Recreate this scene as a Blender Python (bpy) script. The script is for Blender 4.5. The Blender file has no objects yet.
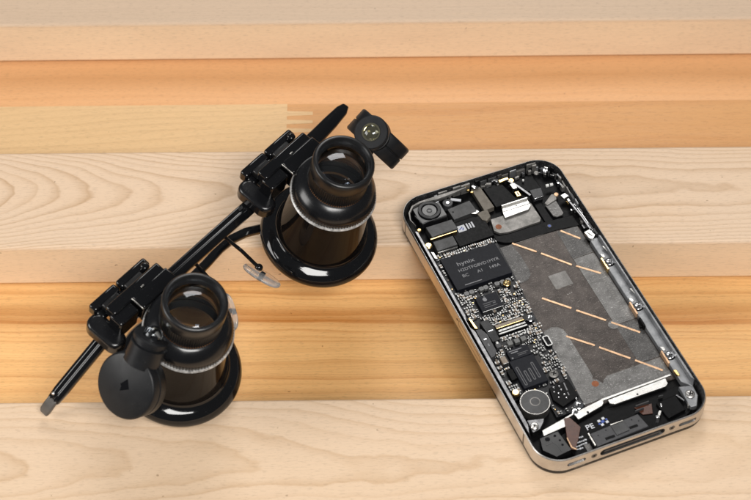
import bpy, bmesh, math, random
from mathutils import Matrix, Vector
random.seed(7)
MM = 0.001
scene = bpy.context.scene
COL = scene.collection
PI = math.pi

# ------------------------------------------------------------------ materials
class NT:
    """small helper round a node tree"""
    def __init__(s, name):
        s.m = bpy.data.materials.new(name); s.m.use_nodes = True
        s.t = s.m.node_tree; s.n = s.t.nodes; s.l = s.t.links
        s.b = s.n['Principled BSDF']; s.out = s.n['Material Output']
    def put(s, sock, v):
        if hasattr(v, 'is_output') or isinstance(v, bpy.types.NodeSocket): s.l.new(v, sock)
        else: sock.default_value = v
    def math(s, op, a, b=None, c=None, clamp=False):
        n = s.n.new('ShaderNodeMath'); n.operation = op; n.use_clamp = clamp
        s.put(n.inputs[0], a)
        if b is not None: s.put(n.inputs[1], b)
        if c is not None: s.put(n.inputs[2], c)
        return n.outputs[0]
    def coords(s, k=1000.0):
        tc = s.n.new('ShaderNodeTexCoord'); v = s.n.new('ShaderNodeVectorMath'); v.operation = 'SCALE'
        s.l.new(tc.outputs['Object'], v.inputs[0]); v.inputs['Scale'].default_value = k
        return v.outputs[0]
    def xyz(s, v):
        n = s.n.new('ShaderNodeSeparateXYZ'); s.l.new(v, n.inputs[0]); return n.outputs
    def vec(s, x, y, z):
        n = s.n.new('ShaderNodeCombineXYZ')
        for i, q in enumerate((x, y, z)): s.put(n.inputs[i], q)
        return n.outputs[0]
    def noise(s, v, scale=1.0, detail=2.0, rough=0.5, mul=(1, 1, 1), off=(0, 0, 0)):
        mp = s.n.new('ShaderNodeMapping'); s.l.new(v, mp.inputs[0])
        mp.inputs['Scale'].default_value = mul; mp.inputs['Location'].default_value = off
        n = s.n.new('ShaderNodeTexNoise'); s.l.new(mp.outputs[0], n.inputs['Vector'])
        n.inputs['Scale'].default_value = scale; n.inputs['Detail'].default_value = detail
        n.inputs['Roughness'].default_value = rough
        return n.outputs[0]
    def ramp(s, fac, stops, interp='LINEAR'):
        n = s.n.new('ShaderNodeValToRGB'); s.put(n.inputs[0], fac)
        r = n.color_ramp; r.interpolation = interp
        while len(r.elements) < len(stops): r.elements.new(0.5)
        for e, (p, c) in zip(r.elements, stops):
            e.position = p; e.color = (c, c, c, 1) if not hasattr(c, '__len__') else (*c, 1)
        return n.outputs[0]
    def mix(s, fac, a, b, mode='MIX'):
        n = s.n.new('ShaderNodeMix'); n.data_type = 'RGBA'; n.blend_type = mode
        s.put(n.inputs['Factor'], fac)
        for k, v in (('A', a), ('B', b)):
            sock = [i for i in n.inputs if i.name == k and i.type == 'RGBA'][0]
            s.put(sock, v if isinstance(v, bpy.types.NodeSocket) else (*v, 1) if len(v) == 3 else v)
        return [o for o in n.outputs if o.type == 'RGBA'][0]
    def bump(s, h, strength=0.2, dist=0.0002):
        n = s.n.new('ShaderNodeBump'); s.l.new(h, n.inputs['Height'])
        n.inputs['Strength'].default_value = strength; n.inputs['Distance'].default_value = dist
        s.l.new(n.outputs[0], s.b.inputs['Normal'])
    def set(s, **k):
        for key, v in k.items():
            nm = {'color': 'Base Color', 'rough': 'Roughness', 'metal': 'Metallic', 'ior': 'IOR', 'coat': 'Coat Weight',
                  'coat_rough': 'Coat Roughness', 'spec': 'Specular IOR Level', 'trans': 'Transmission Weight', 'alpha': 'Alpha', 'aniso': 'Anisotropic'}[key]
            if key == 'color' and not isinstance(v, bpy.types.NodeSocket): v = (*v, 1)
            s.put(s.b.inputs[nm], v)
        return s

def plain(name, color, rough=0.5, metal=0.0, var=0.15, nscale=0.6, rvar=0.12, bump=0.0, **k):
    """procedural material: colour and gloss broken up by noise"""
    t = NT(name); v = t.coords()
    n = t.noise(v, nscale, 4, 0.6)
    lo = tuple(c * (1 - var) for c in color); hi = tuple(min(1, c * (1 + var)) for c in color)
    t.set(color=t.ramp(n, [(0.3, lo), (0.7, hi)]), metal=metal, **k)
    n2 = t.noise(v, nscale * 2.3, 3, 0.6, off=(7, 3, 1))
    t.set(rough=t.ramp(n2, [(0.3, max(0, rough - rvar * rough)), (0.7, min(1, rough + rvar * rough))]))
    if bump: t.bump(n, bump, 0.00005)
    return t.m

def dusty(name, color, rough, amount=.05, **k):
    t = NT(name); v = t.coords(); d = t.noise(v, 2.6, 2, .6); a = t.noise(v, .12, 4, .65, off=(4, 2, 9)); h = t.noise(v, 1.0, 3, .7, mul=(.6, 2.6, 1), off=(1, 1, 5))
    m = t.math('MULTIPLY', t.ramp(d, [(.66, 0), (.74, 1)]), t.ramp(a, [(.42, 0), (.62, 1)]))
    t.set(color=t.mix(t.math('MULTIPLY', m, .8), color, (amount, amount, amount * .97)), **k)
    t.set(rough=t.math('ADD', t.ramp(a, [(.3, rough * .85), (.7, rough * 1.3)]), t.math('MULTIPLY', t.ramp(h, [(.58, 0), (.7, 1)]), .05)))
    t.bump(d, .03, .00004); return t.m

def scratched(name, dark, light, speck, rough=0.35, metal=0.8, amount=0.5):
    """mottled, dusty, scratched metal or film"""
    t = NT(name); v = t.coords()
    a = t.noise(v, 0.25, 5, 0.65); b = t.noise(v, 3.0, 3, 0.7, off=(3, 9, 2)); sc = t.noise(v, 1.0, 4, 0.7, mul=(0.5, 3.0, 1), off=(5, 5, 5))
    c = t.mix(t.ramp(a, [(0.35, 0), (0.65, 1)]), dark, light)
    c = t.mix(t.math('MULTIPLY', t.ramp(b, [(0.58, 0), (0.72, 1)]), amount), c, speck)
    c = t.mix(t.math('MULTIPLY', t.ramp(sc, [(0.60, 0), (0.68, 1)]), amount * 0.6), c, speck)
    t.set(color=c, metal=metal, rough=t.ramp(b, [(0.3, rough - 0.08), (0.7, rough + 0.15)]))
    t.bump(b, 0.25, 0.00006)
    return t.m

def wood(name, light, dark, pale, rings, fib=0.12, contrast=1.0, rough=0.5, profile=None, blotch=0.2, pores=0.15, edge=None, bands=False):
    """rings(t, x, q, v) gives the growth ring field; light is early wood, dark is late wood"""
    t = NT(name); v = t.coords(); x, y, z = t.xyz(v)
    q = t.math('ADD', y, t.math('MULTIPLY', z, 1.25))
    f = rings(t, x, q, v)
    fr = t.math('FRACT', f)
    prof = t.ramp(fr, profile or [(0.0, 0.10), (0.12, 0.0), (0.5, 0.08), (0.80, 0.62), (0.90, 1.0), (0.96, 0.55), (1.0, 0.10)])
    per = t.noise(t.vec(t.math('MULTIPLY', t.math('FLOOR', f), 0.73), 0.0, 0.0), 1.0, 1)   # every ring its own strength
    if bands:   # irregular straight grain: broad bands, lines and hairlines
        b1 = t.noise(t.vec(t.math('MULTIPLY', f, .42), 0.0, 0.0), 1.0, 1, .4, off=(3.7, 0, 0)); b2 = t.noise(t.vec(t.math('MULTIPLY', f, 1.9), 0.0, 0.0), 1.0, 2, .5, off=(8.1, 0, 0)); b3 = t.noise(t.vec(t.math('MULTIPLY', f, 6.5), 0.0, 0.0), 1.0, 2, .5, off=(1.9, 0, 0))
        k = t.math('ADD', t.math('MULTIPLY', t.ramp(b1, [(.46, 0), (.56, .25), (.66, .8), (.72, .5)]), .75), t.math('MULTIPLY', t.ramp(b2, [(.50, 0), (.60, .35), (.70, 1)]), .60))
        k = t.math('ADD', k, t.math('MULTIPLY', t.ramp(b3, [(.45, 0), (.72, 1)]), .35))
        k = t.math('MULTIPLY', k, contrast, clamp=True)
    else: k = t.math('MULTIPLY', prof, t.math('MULTIPLY', t.ramp(per, [(0.3, 0.35), (0.65, 1.0)]), contrast), clamp=True)
    if edge: k = t.math('MULTIPLY', k, t.ramp(t.math('ADD', t.math('MULTIPLY', z, .5), 1.0), [(0.0, .30), (.9, 1.0)]))
    c = t.mix(k, light, dark)
    if edge: c = t.mix(t.ramp(t.math('ADD', t.math('MULTIPLY', z, .5), 1.0), [(0.1, .75), (.85, 0.0)]), c, edge)   # edge grain is paler
    big = t.noise(v, 1.0, 2, 0.5, mul=(0.012, 0.05, 0.05), off=(2, 1, 4))
    c = t.mix(t.math('MULTIPLY', t.ramp(big, [(0.35, 0), (0.7, 1)]), blotch), c, pale)
    fi = t.noise(v, 1.0, 5, 0.7, mul=(0.045, 1.5, 1.7))
    fi2 = t.noise(v, 1.0, 2, 0.6, mul=(0.42, 2.6, 2.8), off=(9, 4, 3))
    g = t.math('ADD', t.math('MULTIPLY', t.math('SUBTRACT', fi, 0.5), fib * 2), t.math('MULTIPLY', t.ramp(fi2, [(0.54, 0), (0.68, 1)]), -pores))
    g = t.math('ADD', g, 1.0)
    sc = t.n.new('ShaderNodeVectorMath'); sc.operation = 'SCALE'; t.l.new(c, sc.inputs[0]); t.l.new(g, sc.inputs['Scale'])
    # a few tiny dark specks
    sp = t.noise(v, 0.55, 1, 0.4, off=(4, 8, 3))
    c2 = t.mix(t.ramp(sp, [(0.795, 0), (0.82, 0.55)]), sc.outputs[0], tuple(d * 0.45 for d in dark))
    t.set(color=c2, rough=t.ramp(fi, [(0.3, rough - 0.06), (0.7, rough + 0.1)]), spec=0.35)
    t.bump(t.math('ADD', fi, t.math('MULTIPLY', fi2, 0.6)), 0.35, 0.00008)
    return t.m

def rings_cathedral(x0, yc, sat, span, c, spacing, warp, seed):
    def r(t, x, q, v):
        e = t.math('EXPONENT', t.math('MULTIPLY', t.math('ADD', x, -x0), -1.0 / span))
        X = t.math('MULTIPLY', t.math('SUBTRACT', 1.0, e), sat)
        d = t.math('ADD', q, -yc)
        n0 = t.noise(v, 1.0, 1, 0.5, mul=(0.013, 0.03, 0.03), off=(seed, 2, 1))
        d = t.math('ADD', d, t.math('MULTIPLY', t.math('SUBTRACT', n0, 0.5), warp * 12))
        p = t.math('MULTIPLY', t.math('MULTIPLY', d, d), c)
        f = t.math('DIVIDE', t.math('ADD', X, p), spacing)
        n1 = t.noise(v, 1.0, 2, 0.5, mul=(0.05, 0.09, 0.09), off=(seed, 5, 2))
        n2 = t.noise(v, 1.0, 2, 0.5, mul=(0.28, 0.45, 0.45), off=(1, seed, 2))
        f = t.math('ADD', f, t.math('MULTIPLY', n1, warp))
        return t.math('ADD', f, t.math('MULTIPLY', n2, warp * 0.13))
    return r

def rings_straight(spacing, warp, slope, seed):
    def r(t, x, q, v):
        n1 = t.noise(v, 1.0, 2, 0.5, mul=(0.010, 0.05, 0.05), off=(seed, 5, 2))
        n2 = t.noise(v, 1.0, 2, 0.5, mul=(0.06, 0.3, 0.3), off=(1, seed, 2))
        f = t.math('DIVIDE', t.math('ADD', q, t.math('MULTIPLY', x, slope)), spacing)
        f = t.math('ADD', f, t.math('MULTIPLY', n1, warp))
        return t.math('ADD', f, t.math('MULTIPLY', n2, warp * 0.10))
    return r

MAT = {}
MAT['slat_far'] = wood('pale_wood_far', (.60, .445, .315), (.46, .325, .22), (.56, .41, .295), rings_straight(4.1, 1.6, 0.006, 2.0), fib=.12, bands=True, contrast=.75, blotch=.3, edge=(.88, .69, .47))
MAT['slat_mid'] = wood('pale_wood_middle', (.70, .51, .35), (.46, .285, .15), (.70, .545, .41), rings_cathedral(-140, 27, 84, 70, .10, 7.2, .95, 3.3), fib=.085, contrast=.85, blotch=.35, edge=(.89, .69, .46))
MAT['slat_near'] = wood('pale_wood_near', (.68, .50, .34), (.49, .31, .165), (.70, .53, .39), rings_cathedral(-190, -84, 120, 110, .13, 12.5, 1.3, 8.1), fib=.085, contrast=.65, blotch=.3)
stripe = [(0.0, 0.15), (0.1, 0.0), (0.45, 0.12), (0.72, 0.45), (0.90, 1.0), (0.97, 0.9), (1.0, 0.15)]
MAT['board_near'] = wood('orange_wood_striped', (.79, .455, .18), (.47, .175, .034), (.81, .50, .22), rings_straight(6.2, 1.6, 0.012, 5.5), fib=.11, contrast=1.1, bands=True, profile=stripe, blotch=.4, rough=.45)
MAT['board_far'] = wood('orange_wood_plain', (.70, .38, .175), (.56, .265, .10), (.71, .395, .19), rings_straight(7.0, 1.2, 0.0, 1.5), fib=.06, bands=True, contrast=.55, blotch=.4, rough=.45)
MAT['joint_orange'] = wood('orange_wood_strip', (.60, .31, .12), (.47, .205, .065), (.62, .335, .14), rings_straight(9.0, 1.6, -0.02, 6.5), fib=.06, bands=True, contrast=.8, blotch=.4, rough=.45)
MAT['joint_pale'] = wood('yellow_wood_strip', (.66, .44, .225), (.53, .335, .16), (.68, .46, .245), rings_straight(3.4, 2.6, -0.075, 9.5), fib=.07, contrast=.6, blotch=.3, rough=.45)

MAT['gloss'] = dusty('black_gloss_plastic', (.0045, .0047, .0055), .065, .05, ior=1.5)
MAT['semi'] = dusty('black_semi_gloss_plastic', (.0055, .0057, .0066), .21, .06)
MAT['satin'] = dusty('black_satin_plastic', (.007, .007, .0076), .30, .06)
MAT['matte'] = dusty('black_matte_plastic', (.008, .0085, .0098), .40, .06, spec=.33)
MAT['rubber_tip'] = plain('grey_tip_plastic', (.085, .077, .07), .35, var=.15, nscale=.4)
MAT['chrome'] = plain('polished_metal', (.86, .86, .87), .14, 1.0, var=.06, nscale=1.2)
MAT['worn_edge_highlight'] = plain('worn_silver_edge_highlight', (.62, .60, .56), .3, 1.0, var=.35, nscale=.7)
MAT['silver_paint'] = plain('worn_silver_paint', (.50, .49, .475), .35, .4, var=.6, nscale=.9)
MAT['steel'] = scratched('brushed_steel', (.56, .54, .52), (.66, .64, .61), (.82, .80, .78), .33, 1.0, .35)
MAT['rim_worn'] = scratched('worn_dark_rim', (.008, .008, .0085), (.05, .05, .051), (.36, .36, .36), .32, .6, .6)
MAT['steel_dark'] = plain('dark_steel', (.16, .16, .165), .33, 1.0, var=.3, nscale=.5)
MAT['rail'] = scratched('grey_rail_metal', (.20, .205, .215), (.32, .325, .335), (.6, .6, .6), .45, .75, .25)
MAT['tray'] = scratched('dark_stained_plate', (.025, .0195, .017), (.055, .045, .040), (.36, .33, .30), .37, .6, .75)
MAT['film'] = scratched('grey_adhesive_film', (.08, .077, .074), (.15, .146, .142), (.55, .54, .53), .40, .55, .85)
MAT['film_dark'] = scratched('dark_adhesive_film', (.038, .036, .035), (.075, .072, .07), (.42, .41, .40), .40, .5, .9)
MAT['dull'] = scratched('dull_grey_plate', (.17, .165, .155), (.33, .315, .30), (.6, .59, .57), .50, .75, .45)
MAT['bright'] = scratched('worn_spring_steel', (.44, .435, .42), (.60, .59, .57), (.82, .81, .79), .32, 1.0, .5)
MAT['shield'] = scratched('grey_shield_can', (.055, .055, .055), (.085, .085, .087), (.2, .2, .2), .48, .5, .2)
MAT['copper'] = plain('copper', (.60, .385, .235), .42, .6, var=.32, nscale=1.1)
MAT['orange'] = plain('orange_copper_spot', (.21, .066, .022), .5, .3, var=.3, nscale=1.0)
MAT['gold'] = plain('gold_contact', (.83, .58, .25), .25, 1.0, var=.12, nscale=1.0)
MAT['tape'] = scratched('brown_grey_tape', (.12, .105, .085), (.17, .15, .125), (.3, .28, .25), .5, .4, .3)
MAT['chip'] = plain('chip_resin', (.008, .0088, .0125), .44, var=.2, nscale=1.5, bump=.1, spec=.12)
MAT['pcb'] = plain('black_circuit_board', (.006, .006, .0075), .4, var=.3, nscale=1.0, spec=.25)
MAT['black'] = plain('black_paint', (.003, .003, .0034), .42, var=.3, nscale=.6, spec=.1)
MAT['glass_black'] = plain('black_front_glass', (.004, .004, .005), .06, var=.2, nscale=.2)
MAT['solder'] = plain('solder', (.31, .31, .305), .38, 1.0, var=.5, nscale=2)
MAT['ceramic'] = plain('tan_ceramic', (.20, .155, .115), .42, var=.25, nscale=1)
MAT['ceramic_grey'] = plain('grey_ceramic', (.085, .085, .082), .4, var=.25, nscale=1)
MAT['ceramic_white'] = plain('white_ceramic', (.72, .72, .70), .35, var=.12, nscale=1)
MAT['print'] = plain('grey_laser_print', (.21, .21, .22), .6, var=.15, nscale=3)
MAT['print_dim'] = plain('dim_laser_print', (.10, .10, .105), .6, var=.2, nscale=3)
MAT['etched'] = scratched('etched_metal', (.15, .143, .135), (.26, .25, .24), (.07, .065, .06), .5, .3, .8)
MAT['white'] = plain('white_print', (.55, .56, .59), .5, var=.12, nscale=3)
MAT['blue'] = plain('blue_print', (.035, .075, .30), .45, var=.2, nscale=2)
MAT['flex'] = plain('brown_flex_film', (.060, .017, .007), .3, var=.25, nscale=.5)
MAT['grey_plastic'] = plain('dark_grey_plastic', (.040, .040, .043), .48, var=.2, nscale=1, bump=.1)
MAT['reflector'] = plain('lamp_reflector', (.95, .88, .62), .1, 1.0, var=.05, nscale=2)

def glassy(name, color, rough=0.0, ior=1.5):
    t = NT(name); n = t.noise(t.coords(), .5, 2)
    t.set(color=color, trans=1.0, ior=ior, rough=t.ramp(n, [(0, rough), (1, rough + .01)])); return t.m
def coated():
    t = NT('coated_lens_glass'); n = t.noise(t.coords(), .4, 3)
    fr = t.n.new('ShaderNodeFresnel'); fr.inputs[0].default_value = 1.55
    tr = t.n.new('ShaderNodeBsdfTransparent'); tr.inputs[0].default_value = (.90, .90, .88, 1)
    gs = t.n.new('ShaderNodeBsdfGlossy'); gs.inputs[0].default_value = (.92, .95, 1, 1); t.put(gs.inputs['Roughness'], t.ramp(n, [(.35, .01), (.75, .05)]))
    mx = t.n.new('ShaderNodeMixShader'); t.l.new(fr.outputs[0], mx.inputs[0]); t.l.new(tr.outputs[0], mx.inputs[1]); t.l.new(gs.outputs[0], mx.inputs[2]); t.l.new(mx.outputs[0], t.out.inputs[0])
    return t.m
MAT['lens'] = coated()
MAT['cell_reflection'] = plain('cell_painted_reflection', (.16, .075, .032), .3, .3, var=.25, nscale=.3)  # warm brown stands in for the wood reflected inside the eyepiece
MAT['clear'] = plain('clear_silicone', (.96, .95, .94), .06, var=.02, nscale=.4, trans=.82, ior=1.42)
def smoky():
    t = NT('smoky_translucent_plastic'); n = t.noise(t.coords(), .12, 3)
    t.set(color=t.ramp(n, [(0.3, (.004, .0033, .003)), (0.7, (.007, .0055, .005))]), rough=.035, ior=1.19)
    tr = t.n.new('ShaderNodeBsdfTransparent'); tr.inputs[0].default_value = (.50, .36, .25, 1)
    mx = t.n.new('ShaderNodeMixShader'); t.put(mx.inputs[0], t.ramp(n, [(0.3, .008), (0.7, .02)]))
    t.l.new(t.b.outputs[0], mx.inputs[1]); t.l.new(tr.outputs[0], mx.inputs[2]); t.l.new(mx.outputs[0], t.out.inputs[0])
    return t.m
MAT['smoky'] = smoky()

# ------------------------------------------------------------------ mesh helper (all in millimetres)
class MB:
    def __init__(s, mat='black'):
        s.v = []; s.f = []; s.mi = []; s.mats = []; s.use(mat)
    def use(s, mat):
        if mat not in s.mats: s.mats.append(mat)
        s.c = s.mats.index(mat); return s
    def add(s, vs, fs):
        o = len(s.v); s.v += [tuple(q) for q in vs]
        for f in fs: s.f.append([i + o for i in f]); s.mi.append(s.c)
        return s
    def prism(s, poly, z0, z1, top=None):
        n = len(poly); t = top or poly
        vs = [(x, y, z0) for x, y in poly] + [(x, y, z1) for x, y in t]
        return s.add(vs, [list(range(n))[::-1], [n + i for i in range(n)]] + [[i, (i + 1) % n, n + (i + 1) % n, n + i] for i in range(n)])
    def box(s, x0, x1, y0, y1, z0, z1):
        return s.prism([(x0, y0), (x1, y0), (x1, y1), (x0, y1)], z0, z1)
    def rot_box(s, cx, cy, w, h, a, z0, z1):
        c, k = math.cos(a), math.sin(a)
        return s.prism([(cx + x * c - y * k, cy + x * k + y * c) for x, y in ((-w/2, -h/2), (w/2, -h/2), (w/2, h/2), (-w/2, h/2))], z0, z1)
    def lathe(s, prof, o=(0, 0, 0), axis=(0, 0, 1), seg=64, closed=False, radial=None):
        w = Vector(axis).normalized(); a = w.orthogonal().normalized() if abs(w.z) < .999 else Vector((1, 0, 0)); b = w.cross(a); o = Vector(o)
        n = len(prof); vs = []
        for k in range(seg):
            t = 2 * PI * k / seg; d = a * math.cos(t) + b * math.sin(t)
            for j, (r, z) in enumerate(prof):
                rr = radial(k, j, r) if radial else r
                vs.append(o + d * rr + w * z)
        fs = []
        for k in range(seg):
            k2 = (k + 1) % seg
            for j in range(n - 1 if not closed else n):
                j2 = (j + 1) % n
                fs.append([k * n + j, k2 * n + j, k2 * n + j2, k * n + j2])
        if not closed:
            if prof[0][0] > 1e-6: fs.append([k * n for k in range(seg)][::-1])
            if prof[-1][0] > 1e-6: fs.append([k * n + n - 1 for k in range(seg)])
        return s.add(vs, fs)
    def cyl(s, o, r, z0, z1, seg=24, axis=(0, 0, 1), ch=0.0):
        p = [(r - ch, z0), (r, z0 + ch), (r, z1 - ch), (r - ch, z1)] if ch else [(r, z0), (r, z1)]
        return s.lathe(p, o, axis, seg)
    def ring(s, o, r0, r1, z0, z1, seg=40, axis=(0, 0, 1)):
        return s.lathe([(r0, z0), (r1, z0), (r1, z1), (r0, z1)], o, axis, seg, closed=True)
    def sweep(s, path, sect, up=(0, 0, 1), scales=None):
        """sect: closed list of (side, up) offsets; path: points"""
        P = [Vector(p) for p in path]; n = len(sect); vs = []
        for i, p in enumerate(P):
            t = (P[min(i + 1, len(P) - 1)] - P[max(i - 1, 0)]).normalized()
            sd = t.cross(Vector(up)).normalized(); u = sd.cross(t)
            k = scales[i] if scales else 1
            vs += [p + sd * (a * k) + u * (b * k) for a, b in sect]
        fs = [list(range(n))[::-1], [(len(P) - 1) * n + j for j in range(n)]]
        for i in range(len(P) - 1):
            for j in range(n):
                fs.append([i * n + j, i * n + (j + 1) % n, (i + 1) * n + (j + 1) % n, (i + 1) * n + j])
        return s.add(vs, fs)
    def tube(s, path, r, seg=14, scales=None):
        return s.sweep(path, [(r * math.cos(2 * PI * k / seg), r * math.sin(2 * PI * k / seg)) for k in range(seg)], scales=scales)
    def ball(s, o, r, sx=1, sy=1, sz=1, seg=20):
        vs = []; fs = []; rn = seg // 2
        for i in range(1, rn):
            ph = PI * i / rn
            for k in range(seg):
                th = 2 * PI * k / seg
                vs.append((o[0] + sx * r * math.sin(ph) * math.cos(th), o[1] + sy * r * math.sin(ph) * math.sin(th), o[2] + sz * r * math.cos(ph)))
        m = len(vs); vs += [(o[0], o[1], o[2] + sz * r), (o[0], o[1], o[2] - sz * r)]
        for i in range(rn - 2):
            for k in range(seg):
                fs.append([i * seg + k, (i + 1) * seg + k, (i + 1) * seg + (k + 1) % seg, i * seg + (k + 1) % seg])
        for k in range(seg):
            fs.append([m, k, (k + 1) % seg]); fs.append([m + 1, (rn - 2) * seg + (k + 1) % seg, (rn - 2) * seg + k])
        return s.add(vs, fs)
    def mesh(s, name, conv=None, angle=35, recalc=True):
        me = bpy.data.meshes.new(name)
        vs = [conv(v) for v in s.v] if conv else s.v
        me.from_pydata([(x * MM, y * MM, z * MM) for x, y, z in vs], [], s.f)
        for i, p in enumerate(me.polygons): p.material_index = s.mi[i]
        for m in s.mats: me.materials.append(MAT[m])
        if recalc:
            bm = bmesh.new(); bm.from_mesh(me); bmesh.ops.recalc_face_normals(bm, faces=bm.faces); bm.to_mesh(me); bm.free()
        for p in me.polygons: p.use_smooth = True
        me.set_sharp_from_angle(angle=math.radians(angle))
        return me
    def build(s, name, parent=None, conv=None, bevel=0, segs=2, angle=35, matrix=None, label=None, kind=None):
        o = bpy.data.objects.new(name, s.mesh(name, conv, angle)); COL.objects.link(o)
        if parent: o.parent = parent
        if matrix is not None: o.matrix_local = matrix
        if bevel:
            b = o.modifiers.new('bevel', 'BEVEL'); b.width = bevel * MM; b.segments = segs; b.limit_method = 'ANGLE'; b.angle_limit = math.radians(40); b.harden_normals = False
        if label: o['label'] = label
        if kind: o['kind'] = kind
        return o

def rrect(x0, x1, y0, y1, r, n=10):
    pts = []
    for cx, cy, a0 in ((x1 - r, y1 - r, 0), (x0 + r, y1 - r, 90), (x0 + r, y0 + r, 180), (x1 - r, y0 + r, 270)):
        for k in range(n + 1):
            a = math.radians(a0 + 90 * k / n); pts.append((cx + r * math.cos(a), cy + r * math.sin(a)))
    return pts

def tag(o, label, cat, group=None):
    o['label'] = label; o['category'] = cat
    if group: o['group'] = group
    return o

def text_mesh(s, size, cx, cy, z, mat, conv, align='LEFT', bold=0.0, squash=1.0):
    """built-in font turned into a mesh laid flat on a chip; cx, cy in phone mm (left end of the base line)"""
    cu = bpy.data.curves.new('print', 'FONT'); cu.body = s; cu.size = size; cu.align_x = align; cu.offset = bold; cu.resolution_u = 3
    ob = bpy.data.objects.new('print', cu); COL.objects.link(ob)
    dg = bpy.context.evaluated_depsgraph_get(); me = bpy.data.meshes.new_from_object(ob.evaluated_get(dg))
    bpy.data.objects.remove(ob)
    vs = [(cx + v.co.x * squash, cy - v.co.y, z) for v in me.vertices]; fs = [list(p.vertices) for p in me.polygons]
    bpy.data.meshes.remove(me)
    return vs, fs

# ------------------------------------------------------------------ the wooden surface
def slat(name, y0, y1, mat, label):
    m = MB(mat); m.box(-260, 260, y0, y1, -19.0, 0.0)
    o = m.build(name, bevel=1.1, segs=4); tag(o, label, 'wooden slat', 'pale slats of the slatted wooden surface'); return o
slat('wooden_slat', 112.0, 190.0, 'slat_far', 'greyish pale wooden slat at the far edge, behind the yellow finger jointed strip')
slat('wooden_slat', 2.2, 46.4, 'slat_mid', 'pale wooden slat in the middle with arched grain, under the top end of the phone')
slat('wooden_slat', -150.0, -60.6, 'slat_near', 'wide pale wooden slat nearest the viewer, under the dock end of the phone')
def structure(name, m, **k):
    o = m.build(name, **k); o['kind'] = 'structure'; return o
m = MB('board_near'); m.box(-260, 260, -150, 22, -31, -19.6); structure('base_board', m)
m = MB('board_far'); m.box(-260, 260, 22.3, 190, -31, -19.6); structure('base_board', m)
# glued strip in front of the far board: pale piece and orange piece meet in a finger joint
JY1, JY0, JX = 88.4, 30.0, -32.4
fing = [(JX, JY1)]
ys = [84.7, 82.1, 80.2, 77.8, 75.8, 73.4, 71.3, 68.9, 66.8, 64.4, 62.3, 59.9]
poly = [(-260, JY0), (JX, JY0)]
for i in range(len(ys) - 1, 0, -2):
    poly += [(JX, ys[i]), (JX + 9.6, ys[i] + .45), (JX + 9.6, ys[i - 1] - .45), (JX, ys[i - 1])]
poly += [(JX, JY1), (-260, JY1)]
m = MB('joint_orange'); m.box(-200, 260, JY0, JY1 - .05, -19.8, -19.45); structure('jointed_strip_orange', m)
m = MB('joint_pale'); m.prism(poly, -19.8, -19.37); structure('jointed_strip_pale', m)

# ------------------------------------------------------------------ the opened phone
TH = math.radians(21.96)
phone = bpy.data.objects.new('smartphone', None); COL.objects.link(phone)
phone.location = (55.06 * MM, -28.11 * MM, 0.0003); phone.rotation_euler = (0, 0, TH); phone.empty_display_size = 0.01
tag(phone, 'opened smartphone lying face down with back cover and battery removed, circuit board showing', 'smartphone')
def pc(v): return (v[0] - 29.3, 57.6 - v[1], v[2])
def part(mb, name, parent=phone, **k): return mb.build(name, parent, conv=pc, **k)

# steel band with real openings
W_, L_ = 58.6, 115.2
outer = rrect(0, W_, 0, L_, 9.0, 14); n = len(outer)
def inset(d): return rrect(d, W_ - d, d, L_ - d, 9.0 - d, 14)
levels = [(inset(.35), 1.6), (outer, 2.0), (outer, 6.9), (inset(.1), 7.2), (inset(.32), 7.42), (inset(.48), 7.45), (inset(.48), 1.6)]
mb = MB('steel'); vs = [(x, y, z) for pts, z in levels for x, y in pts]; k = len(levels); fs = []
for j in range(k):
    j2 = (j + 1) % k
    for i in range(n): fs.append([j * n + i, j * n + (i + 1) % n, j2 * n + (i + 1) % n, j2 * n + i])
mb.add(vs, fs)
band = part(mb, 'metal_band', angle=28)
def cutter(cx, w, cz, h, side='bottom', depth=4):
    c = MB('steel'); r = min(w, h) / 2 * .98
    pts = rrect(cx - w/2, cx + w/2, cz - h/2, cz + h/2, r, 6)
    if side == 'bottom': c.add([(x, L_ - depth, z) for x, z in pts] + [(x, L_ + 1, z) for x, z in pts], [])
    else: c.add([(-1, x, z) for x, z in pts] + [(depth, x, z) for x, z in pts], [])
    q = len(pts); c.f += [list(range(q))[::-1], list(range(q, 2 * q))] + [[i, (i + 1) % q, q + (i + 1) % q, q + i] for i in range(q)]; c.mi += [0] * (q + 2)
    return c
cuts = MB('steel')
for args in ((30.0, 22.0, 4.6, 3.0), (11.1, 6.2, 4.6, 1.7), (48.9, 6.2, 4.6, 1.7)):
    c = cutter(*args); cuts.add(c.v, c.f)
co = cuts.build('cut', phone, conv=pc)
bm_ = band.modifiers.new('openings', 'BOOLEAN'); bm_.object = co; bm_.operation = 'DIFFERENCE'; bm_.solver = 'EXACT'
bpy.context.view_layer.update()
dg = bpy.context.evaluated_depsgraph_get(); new = bpy.data.meshes.new_from_object(band.evaluated_get(dg))
band.modifiers.clear(); band.data = new; bpy.data.objects.remove(co)
for p in new.polygons: p.use_smooth = True
new.set_sharp_from_angle(angle=math.radians(28))
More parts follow.
